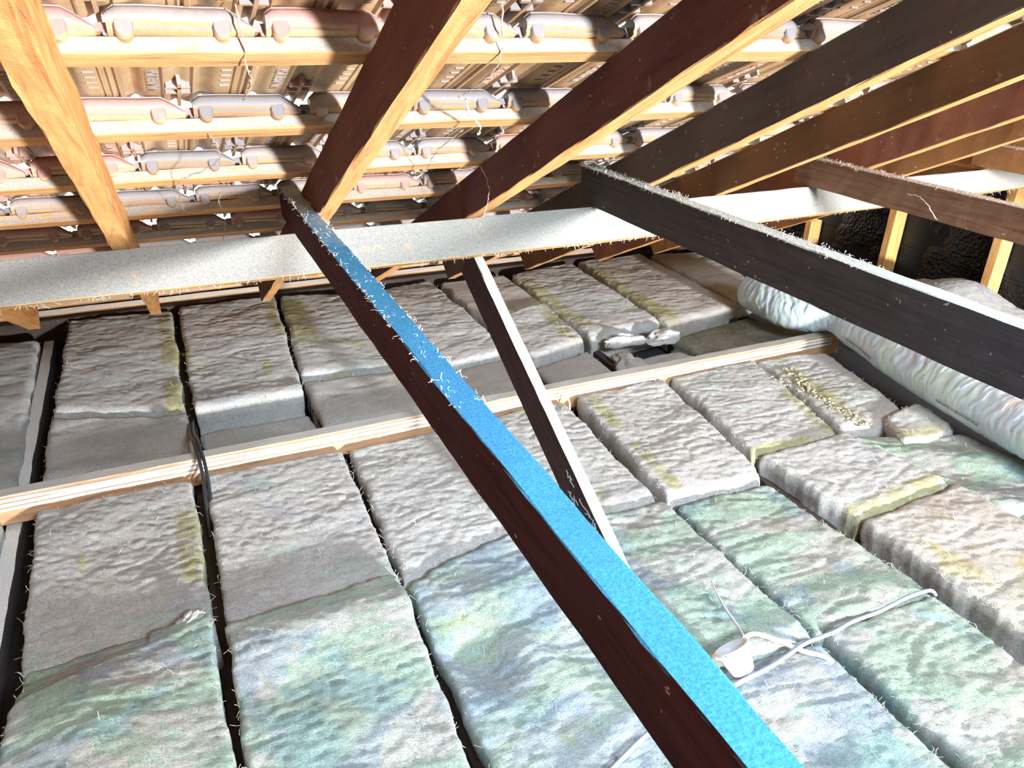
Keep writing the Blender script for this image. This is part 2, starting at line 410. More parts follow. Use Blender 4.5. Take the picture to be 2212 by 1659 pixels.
def rim_mesh():
    """rounded head rim over the batten with two nibs hooked over its edge; x along the tile, profile in (y, n)"""
    prof = [(.012, .4995), (-.006, .4995), (-.0105, .503), (-.0105, .507), (-.0155, .511), (-.018, .517), (-.018, .523), (-.0155, .529), (-.010, .533), (-.008, .533), (-.008, .5365), (.0, .5385), (.012, .5385)]
    vs, fs = [], []; xs = [i/16 for i in range(17)]
    for u in xs:
        x = (.035 + u*.925)*TW
        t = max(0, (u-.80)/.20)           # the corner is cut away towards the next tile
        t0 = max(0, (.06-u)/.06)
        for (y, n) in prof:
            nn = .4995 + (n-.4995)*(1-.72*t**1.2)*(1-.25*t0); yy = y*(1-.35*t) + .004*t
            nn += .0012*math.sin(u*7)
            vs.append((x, yy, nn))
    m = len(prof)
    for i in range(len(xs)-1):
        for j in range(m):
            k = (j+1) % m; fs.append((i*m+j, i*m+k, (i+1)*m+k, (i+1)*m+j))
    fs.append(tuple(range(m))); fs.append(tuple((len(xs)-1)*m+j for j in reversed(range(m))))
    return vs, fs
def nib_mesh():
    vs, fs = [], []; K = 12; c = .5; 
    out = [(-1, .9), (-1, .1)] + [(-math.cos(a*math.pi/K), -math.sin(a*math.pi/K)) for a in range(K+1)][0:] + [(1, .1), (1, .9)]
    pts = [(q[0]*.0125, .504 + (q[1]*.017 if q[1] > 0 else q[1]*.0165)) for q in out]
    for y, sc in ((-.0005, 1), (-.013, 1), (-.0165, .82)):
        for (x, n) in pts: vs.append((x*sc, y, .504 + (n-.504)*sc if n < .504 else n))
    m = len(pts)
    for r in range(2):
        for j in range(m):
            k = (j+1) % m; fs.append((r*m+j, r*m+k, (r+1)*m+k, (r+1)*m+j))
    fs.append(tuple(range(m-1, -1, -1))); fs.append(tuple(2*m+j for j in range(m)))
    return vs, fs
tv, tf = tile_mesh(); rv, rf = rim_mesh(); nv, nf = nib_mesh()
allv = list(tv); allf = list(tf)
k = len(allv); allv += rv; allf += [tuple(i+k for i in f) for f in rf]
for ux in (.135, .745):
    k = len(allv); allv += [(x+ux*TW, y, n) for x, y, n in nv]; allf += [tuple(i+k for i in f) for f in nf]
tme = pydata('roof_tile', allv, allf); tme.materials.append(TILE)
bm = bmesh.new(); bm.from_mesh(tme); bmesh.ops.recalc_face_normals(bm, faces=bm.faces); bm.to_mesh(tme); bm.free()
tme.shade_smooth(); tme.set_sharp_from_angle(angle=math.radians(38))
TM = Matrix(((1, 0, 0, 0), (0, SV.y, NV.y, 0), (0, SV.z, NV.z, 0), (0, 0, 0, 1)))
# raised maker's lettering, on the underside
def text_mesh(txt, name):
    cu = bpy.data.curves.new(name, 'FONT'); cu.body = txt; cu.size = 1; cu.extrude = 0.04; cu.align_x = 'CENTER'; cu.align_y = 'CENTER'; cu.resolution_u = 2
    o = bpy.data.objects.new(name, cu); COL.objects.link(o); dg = bpy.context.evaluated_depsgraph_get()
    me = bpy.data.meshes.new_from_object(o.evaluated_get(dg)); bpy.data.objects.remove(o); bpy.data.curves.remove(cu); return me
lme = text_mesh('WUNDERLICH', 'lettering')
xs = [v.co.x for v in lme.vertices]; wd = max(xs)-min(xs); ys_ = [v.co.y for v in lme.vertices]; ht = max(ys_)-min(ys_)
for v in lme.vertices:
    tx, ty, tz = v.co.x/wd*.122, v.co.y/ht*.0195, v.co.z*.02
    y = .248 - tx; v.co = Vector((.27*TW - ty, y, .500 + .105*y + .0045 - tz))
lme.materials.append(TILE)
rows = BS[1:]
for r, s in enumerate(rows[:11]):
    ph = {2: .168, 3: .069}.get(r, (.168 if r % 2 == 0 else .069)) - 9*TW
    for c in range(28):
        x = ph + c*TW
        if x < -2.25 or x > 3.5: continue
        o = bpy.data.objects.new('roof_tile', tme); COL.objects.link(o); o.parent = roof
        jx, jy = random.uniform(-.0015, .0015), random.uniform(-.003, .003)
        o.matrix_local = Matrix.Translation(Vector((x+jx, 0, 0)) + SV*(s+jy) + NV*random.uniform(-.0003, .0012)) @ TM @ Matrix.Rotation(random.uniform(-.006, .006), 4, 'Z')
        if r in (1, 2, 3, 4) and -.6 < x < 1.9:
            l = bpy.data.objects.new('lettering', lme); COL.objects.link(l); l.parent = o

# ------------------------------------------------------------------ rafters
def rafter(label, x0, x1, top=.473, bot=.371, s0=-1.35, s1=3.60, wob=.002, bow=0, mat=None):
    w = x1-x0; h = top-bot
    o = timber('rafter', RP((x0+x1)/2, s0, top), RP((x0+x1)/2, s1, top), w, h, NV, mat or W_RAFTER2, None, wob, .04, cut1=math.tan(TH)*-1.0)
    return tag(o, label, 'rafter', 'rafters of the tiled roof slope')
rafter('pine rafter whose pale foot ends over the joist at the left edge', -.580, -.540, mat=W_RAFTER)
rafter('sunlit orange pine rafter crossing the upper left corner', -.130, -.090, .473, .371, wob=.004, mat=W_RAFTER)
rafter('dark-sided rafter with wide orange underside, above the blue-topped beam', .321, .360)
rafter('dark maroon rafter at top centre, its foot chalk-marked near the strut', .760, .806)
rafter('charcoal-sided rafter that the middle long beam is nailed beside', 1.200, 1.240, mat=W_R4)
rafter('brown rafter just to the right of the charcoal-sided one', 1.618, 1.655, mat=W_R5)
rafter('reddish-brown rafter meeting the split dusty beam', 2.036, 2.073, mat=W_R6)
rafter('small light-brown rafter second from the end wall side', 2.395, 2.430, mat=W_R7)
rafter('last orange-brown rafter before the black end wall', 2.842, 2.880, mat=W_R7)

# ------------------------------------------------------------------ purlin
def purlin():
    st = [(-2.25, 2.010, .372, .267), (-.37, 2.006, .372, .267), (.45, 2.005, .372, .264), (1.35, 2.01, .372, .267), (1.70, 2.005, .372, .272), (2.33, 1.99, .372, .277), (2.80, 1.975, .372, .286), (3.595, 1.955, .372, .296)]
    vs, fs = [], []; L = []
    for i in range(len(st)-1):
        a, b = st[i], st[i+1]; n = max(1, int((b[0]-a[0])/.04))
        for k in range(n): L.append(tuple(a[j] + (b[j]-a[j])*k/n for j in range(4)))
    L.append(st[-1])
    for i, (x, s, nt, nb) in enumerate(L):
        w = lambda j: noise.noise(Vector((x*7, j*2.3, 4.4)))*.0022 + noise.noise(Vector((x*45, j*2.3, 1.4)))*.0012
        for j, (ss, nn) in enumerate(((s, nt-.002), (s+.002, nt), (s+.043, nt), (s+.045, nt-.002), (s+.045, nb), (s+.002, nb), (s, nb+.002), (s-.001, (nt+nb)/2))):
            q = RP(x, ss+w(j), nn+w(j+9)*.7 - (.0 if j not in (0,1,2,3) else .0015)); vs.append(tuple(q))
    m = 8
    for i in range(len(L)-1):
        for j in range(m):
            k = (j+1) % m; fs.append((i*m+j, i*m+k, (i+1)*m+k, (i+1)*m+j))
    fs.append(tuple(range(m))); fs.append(tuple((len(L)-1)*m+j for j in reversed(range(m))))
    me = pydata('purlin', vs, fs); bm = bmesh.new(); bm.from_mesh(me); bmesh.ops.recalc_face_normals(bm, faces=bm.faces); bm.to_mesh(me); bm.free()
    return tag(put('purlin', me, W_PURLIN), 'long dusty grey purlin with orange underside running across under the rafters', 'roof beam')
purlin()

# ------------------------------------------------------------------ long tie beams
def tie(label, x0, x1, zt, zb, y0, mat, y1=-3.4):
    o = timber('tie_beam', ((x0+x1)/2, y0, zt), ((x0+x1)/2, y1, zt), x1-x0, zt-zb, (0, 0, 1), mat, None, .002, .03)
    return tag(o, label, 'beam', 'long beams nailed beside the rafters')
tie('long dark beam with bright blue top crossing the middle diagonally', .281, .320, -.440, -.518, 2.10, W_BLUE)
tie('long charcoal beam with grey dusty top passing over the duct', 1.161, 1.199, -.425, -.533, 2.045, W_CHAR)
tie('split brown beam with fluffy dusty top in front of the end wall', 1.996, 2.034, -.437, -.528, 2.03, W_BROWN)
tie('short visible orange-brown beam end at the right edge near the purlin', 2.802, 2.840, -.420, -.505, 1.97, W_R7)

def fluff(beam, L0, L1, w, n, seed, mat):
    random.seed(seed); fv, ff = [], []
    for q in range(n):
        x = L0 + (L1-L0)*random.random()**2.0; y = random.choice((random.uniform(-w/2, w/2), -w/2, w/2))
        p = Vector((x, y, .0005)); d = Vector((random.uniform(-1, 1), random.uniform(-1, 1), random.uniform(-.2, .9))).normalized(); ln = random.uniform(.004, .014); t = random.uniform(.0003, .0008)
        for s in range(5):
            sd = d.cross(Vector((.3, .2, 1))).normalized()*t; fv += [tuple(p-sd), tuple(p+sd)]
            d = (d + Vector((random.uniform(-1, 1), random.uniform(-1, 1), random.uniform(-.9, .6)))).normalized(); p = p + d*ln/4
            if abs(p.y) < w/2: p.z = max(p.z, .0006)
        k = len(fv)-10
        for s in range(4): ff.append((k+2*s, k+2*s+1, k+2*s+3, k+2*s+2))
    o = put('dust_fluff', pydata('dust_fluff', fv, ff), mat, beam); o['kind'] = 'stuff'
FLUFF = plain('grey_dust_fluff', (.78, .79, .78))
TIES = [o for o in COL.objects if o.name.startswith('tie_beam')]
fluff(TIES[0], .06, 1.35, .039, 520, 5, FLUFF); fluff(TIES[1], .0, 1.1, .038, 1300, 6, FLUFF); fluff(TIES[2], .0, 1.2, .038, 1200, 8, COBPALE); fluff(TIES[3], .0, .5, .038, 200, 9, COBPALE)

# ------------------------------------------------------------------ slanting strut
st0 = Vector((.790, 1.985, -.628)); st1 = Vector((.872, .90, -1.385))
d = (st1-st0).normalized()
su = Vector((0, 0, 1)) - d*d.z; su.normalize()
strut = timber('strut', st0 + su*.0, st1, .030, .104, su, wood('strut_hardwood', (.075, .048, .052), (.035, .026, .03), dust=(.60, .60, .57), dust_from=.40), None, .0015, .03)
tag(strut, 'slanting dark strut with white dusty top and chalk marks, leaning from purlin to insulation', 'strut')
def scribble(parent, mat, segs, width, to3, name='chalk_mark'):
    """hand-written strokes as thin flat ribbons; to3 maps (a, b) to local coordinates plus the normal axis"""
    vs, fs = [], []
    for st in segs:
        for (a0, b0), (a1, b1) in zip(st[:-1], st[1:]):
            dx, dy = a1-a0, b1-b0; L = math.hypot(dx, dy) or 1; nx, ny = -dy/L*width/2, dx/L*width/2
            k = len(vs)
            for lift in (.0002, .0012):
                for q in ((a0+nx, b0+ny), (a0-nx, b0-ny), (a1-nx, b1-ny), (a1+nx, b1+ny)): vs.append(to3(*q, lift))
            for f in ((0,1,2,3),(7,6,5,4),(0,4,5,1),(1,5,6,2),(2,6,7,3),(3,7,4,0)): fs.append(tuple(k+i for i in f))
    return tag(put(name, pydata(name, vs, fs), mat, parent), kind='stuff')
# hand-written chalk on the strut's dark side, near its lower end
def on_strut(side):
    return lambda a, b, l: (a, side*(.0155+l), b)
random.seed(3)
sg = []
for (a, b, w, h) in ((.66, -.030, .035, .018), (.70, -.058, .04, .022), (.735, -.028, .05, .020), (.79, -.062, .035, .020), (.80, -.020, .03, .014), (.905, -.030, .035, .030)):
    a += .045; w *= 1.25
    pts = [(a + w*(i/6) + random.uniform(-.004, .004), b + h*random.uniform(-.5, .5)) for i in range(7)]
    sg.append(pts)
    sg.append([(a + w*random.random(), b + h*random.uniform(-.5, .5)) for i in range(3)])
STRUT_SIDE = -1
scribble(strut, CHALK, sg, .0026, on_strut(STRUT_SIDE))

# ------------------------------------------------------------------ hanging beam over the joists, with cables
hb = timber('hanging_beam', (-2.2, 2.262, -1.300), (2.70, 2.316, -1.300), .046, .098, (0, 0, 1), W_HANG, None, .002, .04)
tag(hb, 'pale ceiling hanger beam with white cables clipped along its front edge', 'beam')
random.seed(11)
for k, (dz, r) in enumerate(((-.012, .0058), (-.0265, .0060), (-.041, .0056))):
    pts = []
    for i in range(99):
        x = -2.1 + i*4.75/98
        yb = 2.262 + (x+2.2)/4.9*.054 - .023
        sag = .007*noise.noise(Vector((x*1.7, k*3.3, 0))) + (.010 if k == 2 else 0)*max(0, noise.noise(Vector((x*1.1, 8.8, 0))))
        pts.append((x, yb - .0035 - .003*k*0, -1.300 + dz - abs(sag)))
    o = put('flat_cable', tube_mesh('flat_cable', pts, r, 8, .55, Vector((0, 1, 0))), WHITECABLE, None, True)
    tag(o, ('white flat cable, topmost of the three clipped along the hanger beam', 'white flat cable, middle of the three clipped along the hanger beam', 'white sagging flat cable, lowest of the three along the hanger beam')[k], 'cable', 'cables on the hanger beam')
o = put('loose_cable_loop', tube_mesh('loose_cable_loop', smooth_path([(1.245, 2.238, -1.318), (1.262, 2.222, -1.322), (1.262, 2.205, -1.345), (1.250, 2.19, -1.385), (1.235, 2.20, -1.45)]), .0035), WHITECABLE, None, True)
tag(o, 'small white cable loop dropping off the hanger beam beside the strut', 'cable')
# nails in the hanger beam
# two joists showing at the left edge
jo = timber('ceiling_joist', (-.585, 3.78, -1.415), (-.535, -.6, -1.415), .040, .083, (0, 0, 1), W_JOIST, None, .002, .04)
tag(jo, 'pale dusty ceiling joist bared between the insulation at the left edge', 'joist')
for x in (-.045, .41, .852, 1.29, 1.70, 2.12, 2.56, 3.0):
    j = timber('floor_joist', (x, 3.78, -1.418), (x, -.6, -1.418), .036, .08, (0, 0, 1), W_JOIST2, fl)
tag(timber('wall_plate', (-2.2, 3.885, -1.345), (3.65, 3.885, -1.345), .06, .15, (0, 0, 1), W_JOIST2, None), 'timber wall plate under the rafter feet behind the insulation', 'wall plate')

# ------------------------------------------------------------------ insulation batts
GROUP = 'glass wool insulation batts between the joists'
#  key: corners far-left, far-right, near-right, near-left; lift, material, near droop, resolution, label
BATTS = [
 ('A0', [(-1.016, 3.77), (-.612, 3.70), (-.575, 2.40), (-1.0, 2.40)], -.03, 'grey', .05, 2, 'dark grey batt behind the bared joist, cut by the left edge'),
 ('A1', [(-0.493, 3.82), (-0.055, 3.79), (-0.059, 2.721), (-0.494, 2.868)], 0, 'grey', .05, 3, 'long grey batt right of the joist, below the purlin and rafter foot'),
 ('A2', [(-0.498, 2.832), (-0.053, 2.688), (-0.047, 2.344), (-0.491, 2.391)], -.005, 'grey', .05, 2, 'short grey batt against the hanger beam, right of the bared joist'),
 ('A3', [(-0.023, 3.82), (0.426, 3.80), (0.361, 2.671), (-0.025, 2.675)], .005, 'grey', .06, 3, 'grey wrinkled batt whose lifted near edge shows white'),
 ('A4', [(-0.028, 2.60), (0.356, 2.60), (0.382, 2.385), (-0.012, 2.372)], -.05, 'grey', .03, 2, 'sunken dark batt at the hanger beam beside the black cable'),
 ('A5', [(0.455, 3.80), (0.83, 3.72), (0.83, 2.78), (0.389, 2.853)], 0, 'light', .05, 3, 'pale brown-tinged batt behind the blue-topped beam under the purlin'),
 ('A6', [(0.385, 2.80), (0.83, 2.72), (0.83, 2.36), (0.386, 2.385)], .0, 'light', .07, 2, 'rounded batt against the hanger beam left of the blue-topped beam'),
 ('A7', [(.87, 3.72), (1.243, 3.80), (1.265, 2.769), (.87, 2.70)], 0, 'light', .04, 3, 'pale batt between the blue-topped beam and the upper strut'),
 ('A8', [(.87, 2.67), (1.268, 2.738), (1.27, 2.377), (.87, 2.36)], -.02, 'grey', .06, 2, 'grey batt at the hanger beam just left of the strut'),
 ('A9', [(1.30, 3.76), (1.660, 3.73), (1.680, 3.275), (1.31, 3.14)], -.012, 'tan', .03, 2, 'short tan-edged batt far behind the top of the strut'),
 ('A10', [(1.31, 3.12), (1.672, 3.259), (1.634, 2.738), (1.33, 2.653)], 0, 'light', .05, 3, 'pale batt right of the strut with dark creased near end'),
 ('A11', [(1.325, 2.629), (1.616, 2.689), (1.619, 2.397), (1.315, 2.377)], -.035, 'grey', .05, 2, 'shadowed grey batt at the hanger beam right of the strut'),
 ('A12', [(1.695, 3.703), (2.11, 3.80), (2.087, 2.829), (1.669, 2.747)], 0, 'light', .05, 3, 'large pale batt in the far middle bay under the middle long beam'),
 ('A13', [(1.69, 2.60), (2.046, 2.60), (2.078, 2.420), (1.70, 2.39)], -.065, 'grey', .03, 2, 'low dark batt behind the crumpled offcut at the hanger beam'),
 ('A14', [(2.178, 3.80), (2.60, 3.80), (2.58, 2.856), (2.094, 2.761)], .0, 'tan', .05, 3, 'brown-edged batt pointing towards the end of the duct'),
 ('A15', [(2.667, 3.785), (3.112, 3.726), (2.861, 3.022), (2.625, 2.949)], -.01, 'tan', .05, 2, 'tan batt in the far corner behind the duct end'),
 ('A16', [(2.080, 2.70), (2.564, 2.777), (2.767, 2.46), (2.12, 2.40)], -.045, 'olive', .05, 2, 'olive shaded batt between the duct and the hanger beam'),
 ('B0', [(-0.95, 2.24), (-0.585, 2.229), (-0.575, 0.9), (-0.95, 0.9)], -.02, 'grey', .05, 2, 'grey batt sliver outside the bared joist in the lower left'),
 ('B1', [(-0.489, 2.225), (-0.068, 2.228), (-0.058, 1.48), (-0.458, 1.47)], 0, 'grey', .09, 4, 'batt right of the bared joist, in front of the hanger beam'),
 ('B2', [(-0.453, 1.545), (-0.064, 1.560), (-0.060, 0.90), (-0.470, 0.90)], .035, 'mint', .05, 4, 'humped batt with torn corner in the lower left corner'),
 ('B3', [(-0.022, 2.228), (0.404, 2.221), (0.389, 1.465), (-0.035, 1.475)], 0, 'grey', .09, 4, 'mint-flecked grey batt below the black cable'),
 ('B4', [(-0.035, 1.500), (0.385, 1.530), (0.355, 0.66), (-0.040, 0.66)], .022, 'mint', .05, 4, 'mottled brown and mint batt at the bottom, left of centre'),
 ('B5', [(0.430, 2.215), (.83, 2.22), (.83, 1.60), (0.405, 1.490)], 0, 'light', .09, 4, 'pale batt left of the blue-topped beam in front of the hanger beam'),
 ('B6', [(0.408, 1.500), (.83, 1.62), (.845, 0.50), (0.395, 0.50)], .006, 'cool', .05, 4, 'large crumpled bluish batt at the bottom beside the blue-topped beam'),
 ('C1', [(.87, 2.225), (1.250, 2.245), (1.225, 1.56), (.87, 1.58)], 0, 'light', .06, 4, 'pale batt behind the lower strut, in front of the hanger beam'),
 ('C2', [(.87, 1.575), (1.232, 1.550), (1.248, 0.934), (.875, 0.95)], .004, 'mint', .05, 4, 'greenish batt under the white cup and its rod'),
 ('C3', [(.88, 0.965), (1.250, 0.925), (1.248, 0.42), (.88, 0.38)], -.004, 'mint', .05, 4, 'crumpled batt below the white cup, at the bottom right of the blue-topped beam'),
 ('D1', [(1.318, 2.255), (1.715, 2.26), (1.612, 1.540), (1.255, 1.540)], .008, 'light', .05, 4, 'bright batt whose cut near end glows white, middle of the floor'),
 ('D2', [(1.262, 1.530), (1.605, 1.520), (1.662, 0.940), (1.285, 0.955)], -.004, 'mint', .04, 4, 'mint-streaked batt above the blue-grey cable'),
 ('D3', [(1.295, 0.955), (1.650, 0.935), (1.655, 0.25), (1.287, 0.25)], -.004, 'mint', .05, 4, 'mint batt below the blue-grey cable at the lower right'),
 ('E1', [(1.765, 2.265), (2.190, 2.27), (2.052, 1.655), (1.675, 1.661)], .004, 'light', .05, 4, 'pale batt with yellow seam beside the hanger beam end'),
 ('E2', [(1.690, 1.645), (2.055, 1.640), (2.135, 1.270), (1.720, 1.245)], .010, 'light', .05, 4, 'pale batt with olive crease at its near end'),
 ('E3', [(1.722, 1.230), (2.150, 1.260), (2.185, 0.60), (1.740, 0.60)], .010, 'tan', .05, 4, 'pinkish white batt with dark slate side at the right edge'),
 ('F1', [(2.215, 2.27), (2.56, 2.24), (2.42, 1.675), (2.09, 1.648)], -.004, 'light', .07, 4, 'pale batt with ragged yellow edge sloping down beside the duct'),
 ('F2', [(2.300, 1.680), (2.50, 1.70), (2.46, 1.50), (2.20, 1.500)], .012, 'light', .05, 3, 'small rounded batt offcut tucked under the duct'),
 ('F3', [(2.085, 1.630), (2.46, 1.49), (2.72, 0.80), (2.175, 1.10)], -.004, 'mint', .06, 4, 'wide streaky batt running below the duct to the right edge'),
 ('F4', [(2.215, 1.05), (2.70, .78), (2.68, .20), (2.20, .20)], -.004, 'tan', .05, 3, 'yellow-green tinged batt at the right edge'),
 ('G1', [(3.27, 2.62), (3.585, 2.60), (3.585, 1.95), (3.20, 1.95)], .115, 'light', .08, 3, 'heaped grey batt at the foot of the studs behind the middle beam'),
]
THICK = .15; TOPZ = -1.34
YELLOW = {'E1': [(1.68, 1.66, 2.05, 1.655, .045), (2.10, 1.95, 2.05, 1.66, .045)], 'E2': [(1.72, 1.26, 2.12, 1.29, .05)],
 'A1': [(-.08, 3.7, -.08, 3.15, .05), (-.09, 2.95, -.09, 2.75, .04)], 'B1': [(-.09, 2.05, -.085, 1.75, .045)],
 'A3': [(.40, 3.75, .40, 3.3, .06)], 'A5': [(.50, 3.7, .47, 3.2, .07)], 'A10': [(1.64, 3.2, 1.60, 2.9, .05)],
 'A12': [(1.72, 3.6, 1.72, 2.9, .05)], 'D1': [(1.36, 2.2, 1.34, 2.0, .03), (1.33, 1.85, 1.31, 1.6, .03)],
 'E3': [(2.0, .85, 2.15, .75, .10)], 'F1': [(2.26, 2.1, 2.20, 1.75, .06)], 'F2': [(2.25, 1.55, 2.4, 1.53, .03)], 'F4': [(2.3, .9, 2.4, .6, .14)],
 'A14': [(2.15, 3.6, 2.15, 2.85, .06)]}
def build_batt(key, cor, lift, mat, droop, res, label):
    sd = sum(ord(c)*(i+3) for i, c in enumerate(key)) * 1.37
    W = (Vector(cor[0])-Vector(cor[1])).length; L = (Vector(cor[0])-Vector(cor[3])).length
    step = {2: .013, 3: .010, 4: .0072}[res]
    nx = max(10, int(W/step)); ny = max(10, int(L/step)); vs = []; fs = []
    cx = sum(c[0] for c in cor)/4; cy = sum(c[1] for c in cor)/4
    NZ = noise.noise
    for j in range(ny+1):
        b = j/ny
        for i in range(nx+1):
            a = i/nx
            x = (cor[0][0]*(1-a)+cor[1][0]*a)*(1-b) + (cor[3][0]*(1-a)+cor[2][0]*a)*b
            y = (cor[0][1]*(1-a)+cor[1][1]*a)*(1-b) + (cor[3][1]*(1-a)+cor[2][1]*a)*b
            dl, dr, df, dn = a*W, (1-a)*W, b*L, (1-b)*L
            # ragged outline
            jx = (NZ(Vector((y*9, sd, 1)))*.010 + NZ(Vector((y*45, sd, 2)))*.0028)*max(0, 1-min(dl, dr)/.05)
            jy = (NZ(Vector((x*9, sd, 3)))*.014 + NZ(Vector((x*45, sd, 4)))*.005)*max(0, 1-min(df, dn)/.06)
            e = 0.0
            for dd, r in ((dl, .015), (dr, .015), (df, .022), (dn, droop)):
                t = max(0, 1-dd/r)
                e += r*.62*(1-math.sqrt(max(0, 1-t*t)))
            z = .0095*NZ(Vector((x*3.1, y*3.1, sd))) + .0045*NZ(Vector((x*7, y*11, sd+3)))
            n1 = NZ(Vector((x*4.5+.6*NZ(Vector((x*3, y*3, sd))), y*15, sd+7)))
            z -= .0042*max(0, 1-abs(n1)*9)*max(0, min(1, .5+2*NZ(Vector((x*4, y*4, sd+21)))))
            n2 = NZ(Vector((x*15, y*28, sd+11))); z += .0018*n2 - .0014*max(0, 1-abs(n2)*5)
            if res > 2: z += .0022*NZ(Vector((x*48, y*62, sd+13))) - .0022*max(0, 1-abs(NZ(Vector((x*24+2*n2, y*36, sd+17))))*6)
            if key == 'B6':   # deep crumple near its upper left part
                q = math.exp(-(((x-.50)/.07)**2 + ((y-1.22)/.10)**2)); z -= .05*q
                z += .022*math.exp(-((x-.62+.35*(y-1.1))/.05)**2)*max(0, 1-abs(y-1.15)/.35)
                z += .018*math.exp(-(((x-.60)/.10)**2 + ((y-1.36)/.07)**2))
            if key == 'B2':
                z += .05*math.exp(-(((x+.30)/.16)**2 + ((y-1.25)/.22)**2)) - .035*max(0, min(1, (y-1.40-.30*(x+.45))/.1))*(1 if x < -.2 else .3)
            if key == 'B4':
                z += .022*math.exp(-(((y-1.40)/.09)**2))
            if key == 'A3':
                z += .02*max(0, 1-dn/.15)
            if key == 'C3':
                z -= .02*math.exp(-(((x-1.05)/.06)**2 + ((y-.70)/.05)**2))
            if key == 'G1':
                z += .10*math.exp(-(((x-3.45)/.20)**2 + ((y-2.30)/.20)**2)) - .02
            if key == 'F3':
                z += .012*math.sin((x*.8+y)*20)*.6
            vs.append((x+jx-cx, y+jy-cy, TOPZ+lift+z-e - (TOPZ-THICK)))
    for j in range(ny):
        for i in range(nx):
            q = j*(nx+1)+i; fs.append((q, q+nx+1, q+nx+2, q+1))
    ring = [i for i in range(nx+1)] + [j*(nx+1)+nx for j in range(1, ny+1)] + [ny*(nx+1)+i for i in range(nx-1, -1, -1)] + [j*(nx+1) for j in range(ny-1, 0, -1)]
    prev = ring
    for lev in range(1, 5):
        k = len(vs)
        for q, r in enumerate(ring):
            v = vs[r]; top = v[2]; t = lev/4; zz = top*(1-t) + .004*t
            in_ = .006*noise.noise(Vector((v[0]*22, v[1]*22, lev*.9+sd))) - .006*math.sin(t*9)
            L2 = math.hypot(v[0], v[1]) or 1
            vs.append((v[0] - v[0]/L2*(.004+in_), v[1] - v[1]/L2*(.004+in_), zz))
        cur = list(range(k, k+len(ring))); m = len(ring)
        for q in range(m):
            fs.append((prev[q], prev[(q+1) % m], cur[(q+1) % m], cur[q]))
        prev = cur
    fs.append(tuple(prev))
    me = pydata('insulation_batt', vs, fs)
    ye = YELLOW.get(key)
    if ye:
        att = me.attributes.new('yellowed', 'FLOAT', 'POINT')
        for q, v in enumerate(vs):
            x, y = v[0]+cx, v[1]+cy; f = 0
            for (x0, y0, x1, y1, r) in ye:      # discoloured strips of wool
                t = max(0, min(1, ((x-x0)*(x1-x0)+(y-y0)*(y1-y0))/((x1-x0)**2+(y1-y0)**2)))
                dd = math.hypot(x-x0-t*(x1-x0), y-y0-t*(y1-y0)); f = max(f, max(0, min(1, (r-dd)/(r*.4))))
            att.data[q].value = f
    o = put('insulation_batt', me, BM[mat], None, True); o.location = (cx, cy, TOPZ-THICK)
    tag(o, label, 'insulation', GROUP)
    # loose fibres standing on the edges and surface
    random.seed(int(sd*10)); fv, ff = [], []
    nF = 170 if res >= 3 else 60
    for q in range(nF):
        if random.random() < .65: v = Vector(vs[random.choice(ring)])
        else: v = Vector(vs[random.randrange((nx+1)*(ny+1))])
        d = Vector((random.uniform(-1, 1), random.uniform(-1, 1), random.uniform(.05, .6))).normalized(); ln = random.uniform(.006, .022); wdt = .00045
        p = v.copy(); sdv = d.cross(Vector((0, 0, 1))).normalized()*wdt; k = len(fv)
        for s in range(4):
            fv.append(tuple(p-sdv)); fv.append(tuple(p+sdv)); d = (d + Vector((random.uniform(-.6, .6), random.uniform(-.6, .6), random.uniform(-.5, .2)))).normalized(); p = p + d*ln/3
        for s in range(3): ff.append((k+2*s, k+2*s+1, k+2*s+3, k+2*s+2))
    f = put('loose_fibres', pydata('loose_fibres', fv, ff), FIBRE, o); f['kind'] = 'stuff'
    return o
for b in BATTS: build_batt(*b)

def scrap(cx, cy, z, sx, sy, sz, rot, mat, label, seed):
    """a torn, rolled-over piece of glass wool"""
    bm = bmesh.new(); bmesh.ops.create_icosphere(bm, subdivisions=4, radius=1)
    for v in bm.verts:
        c = v.co; n = noise.noise(c*1.6 + Vector((seed, 0, 0)))*.35 + noise.noise(c*5 + Vector((seed, 3, 0)))*.16
        fold = -.25*max(0, 1-abs(c.y + .3*math.sin(c.x*3+seed))*5)
        r = 1+n+(fold if c.z > 0 else 0)
        v.co = Vector((c.x*sx*r, c.y*sy*r, max(c.z, -.5)*sz*r))
    o = put('insulation_offcut', bm, BM[mat], None, True); o.location = (cx, cy, z); o.rotation_euler = (0, 0, rot)
    return tag(o, label, 'insulation', 'torn insulation offcuts')
scrap(1.80, 2.68, -1.355, .105, .035, .035, -.1, 'light', 'white folded insulation offcut left of its twin, behind the hanger beam', 1.3)
scrap(1.99, 2.66, -1.355, .09, .055, .035, .2, 'light', 'plump grey insulation offcut against the large far pale batt', 5.1)
scrap(1.74, 2.53, -1.40, .045, .09, .05, .35, 'grey', 'dark curled insulation offcut below the white folded one', 8.4)
scrap(-.105, 1.548, -1.318, .035, .022, .016, .5, 'light', 'small torn white tuft on the corner of the humped batt', 3.3)
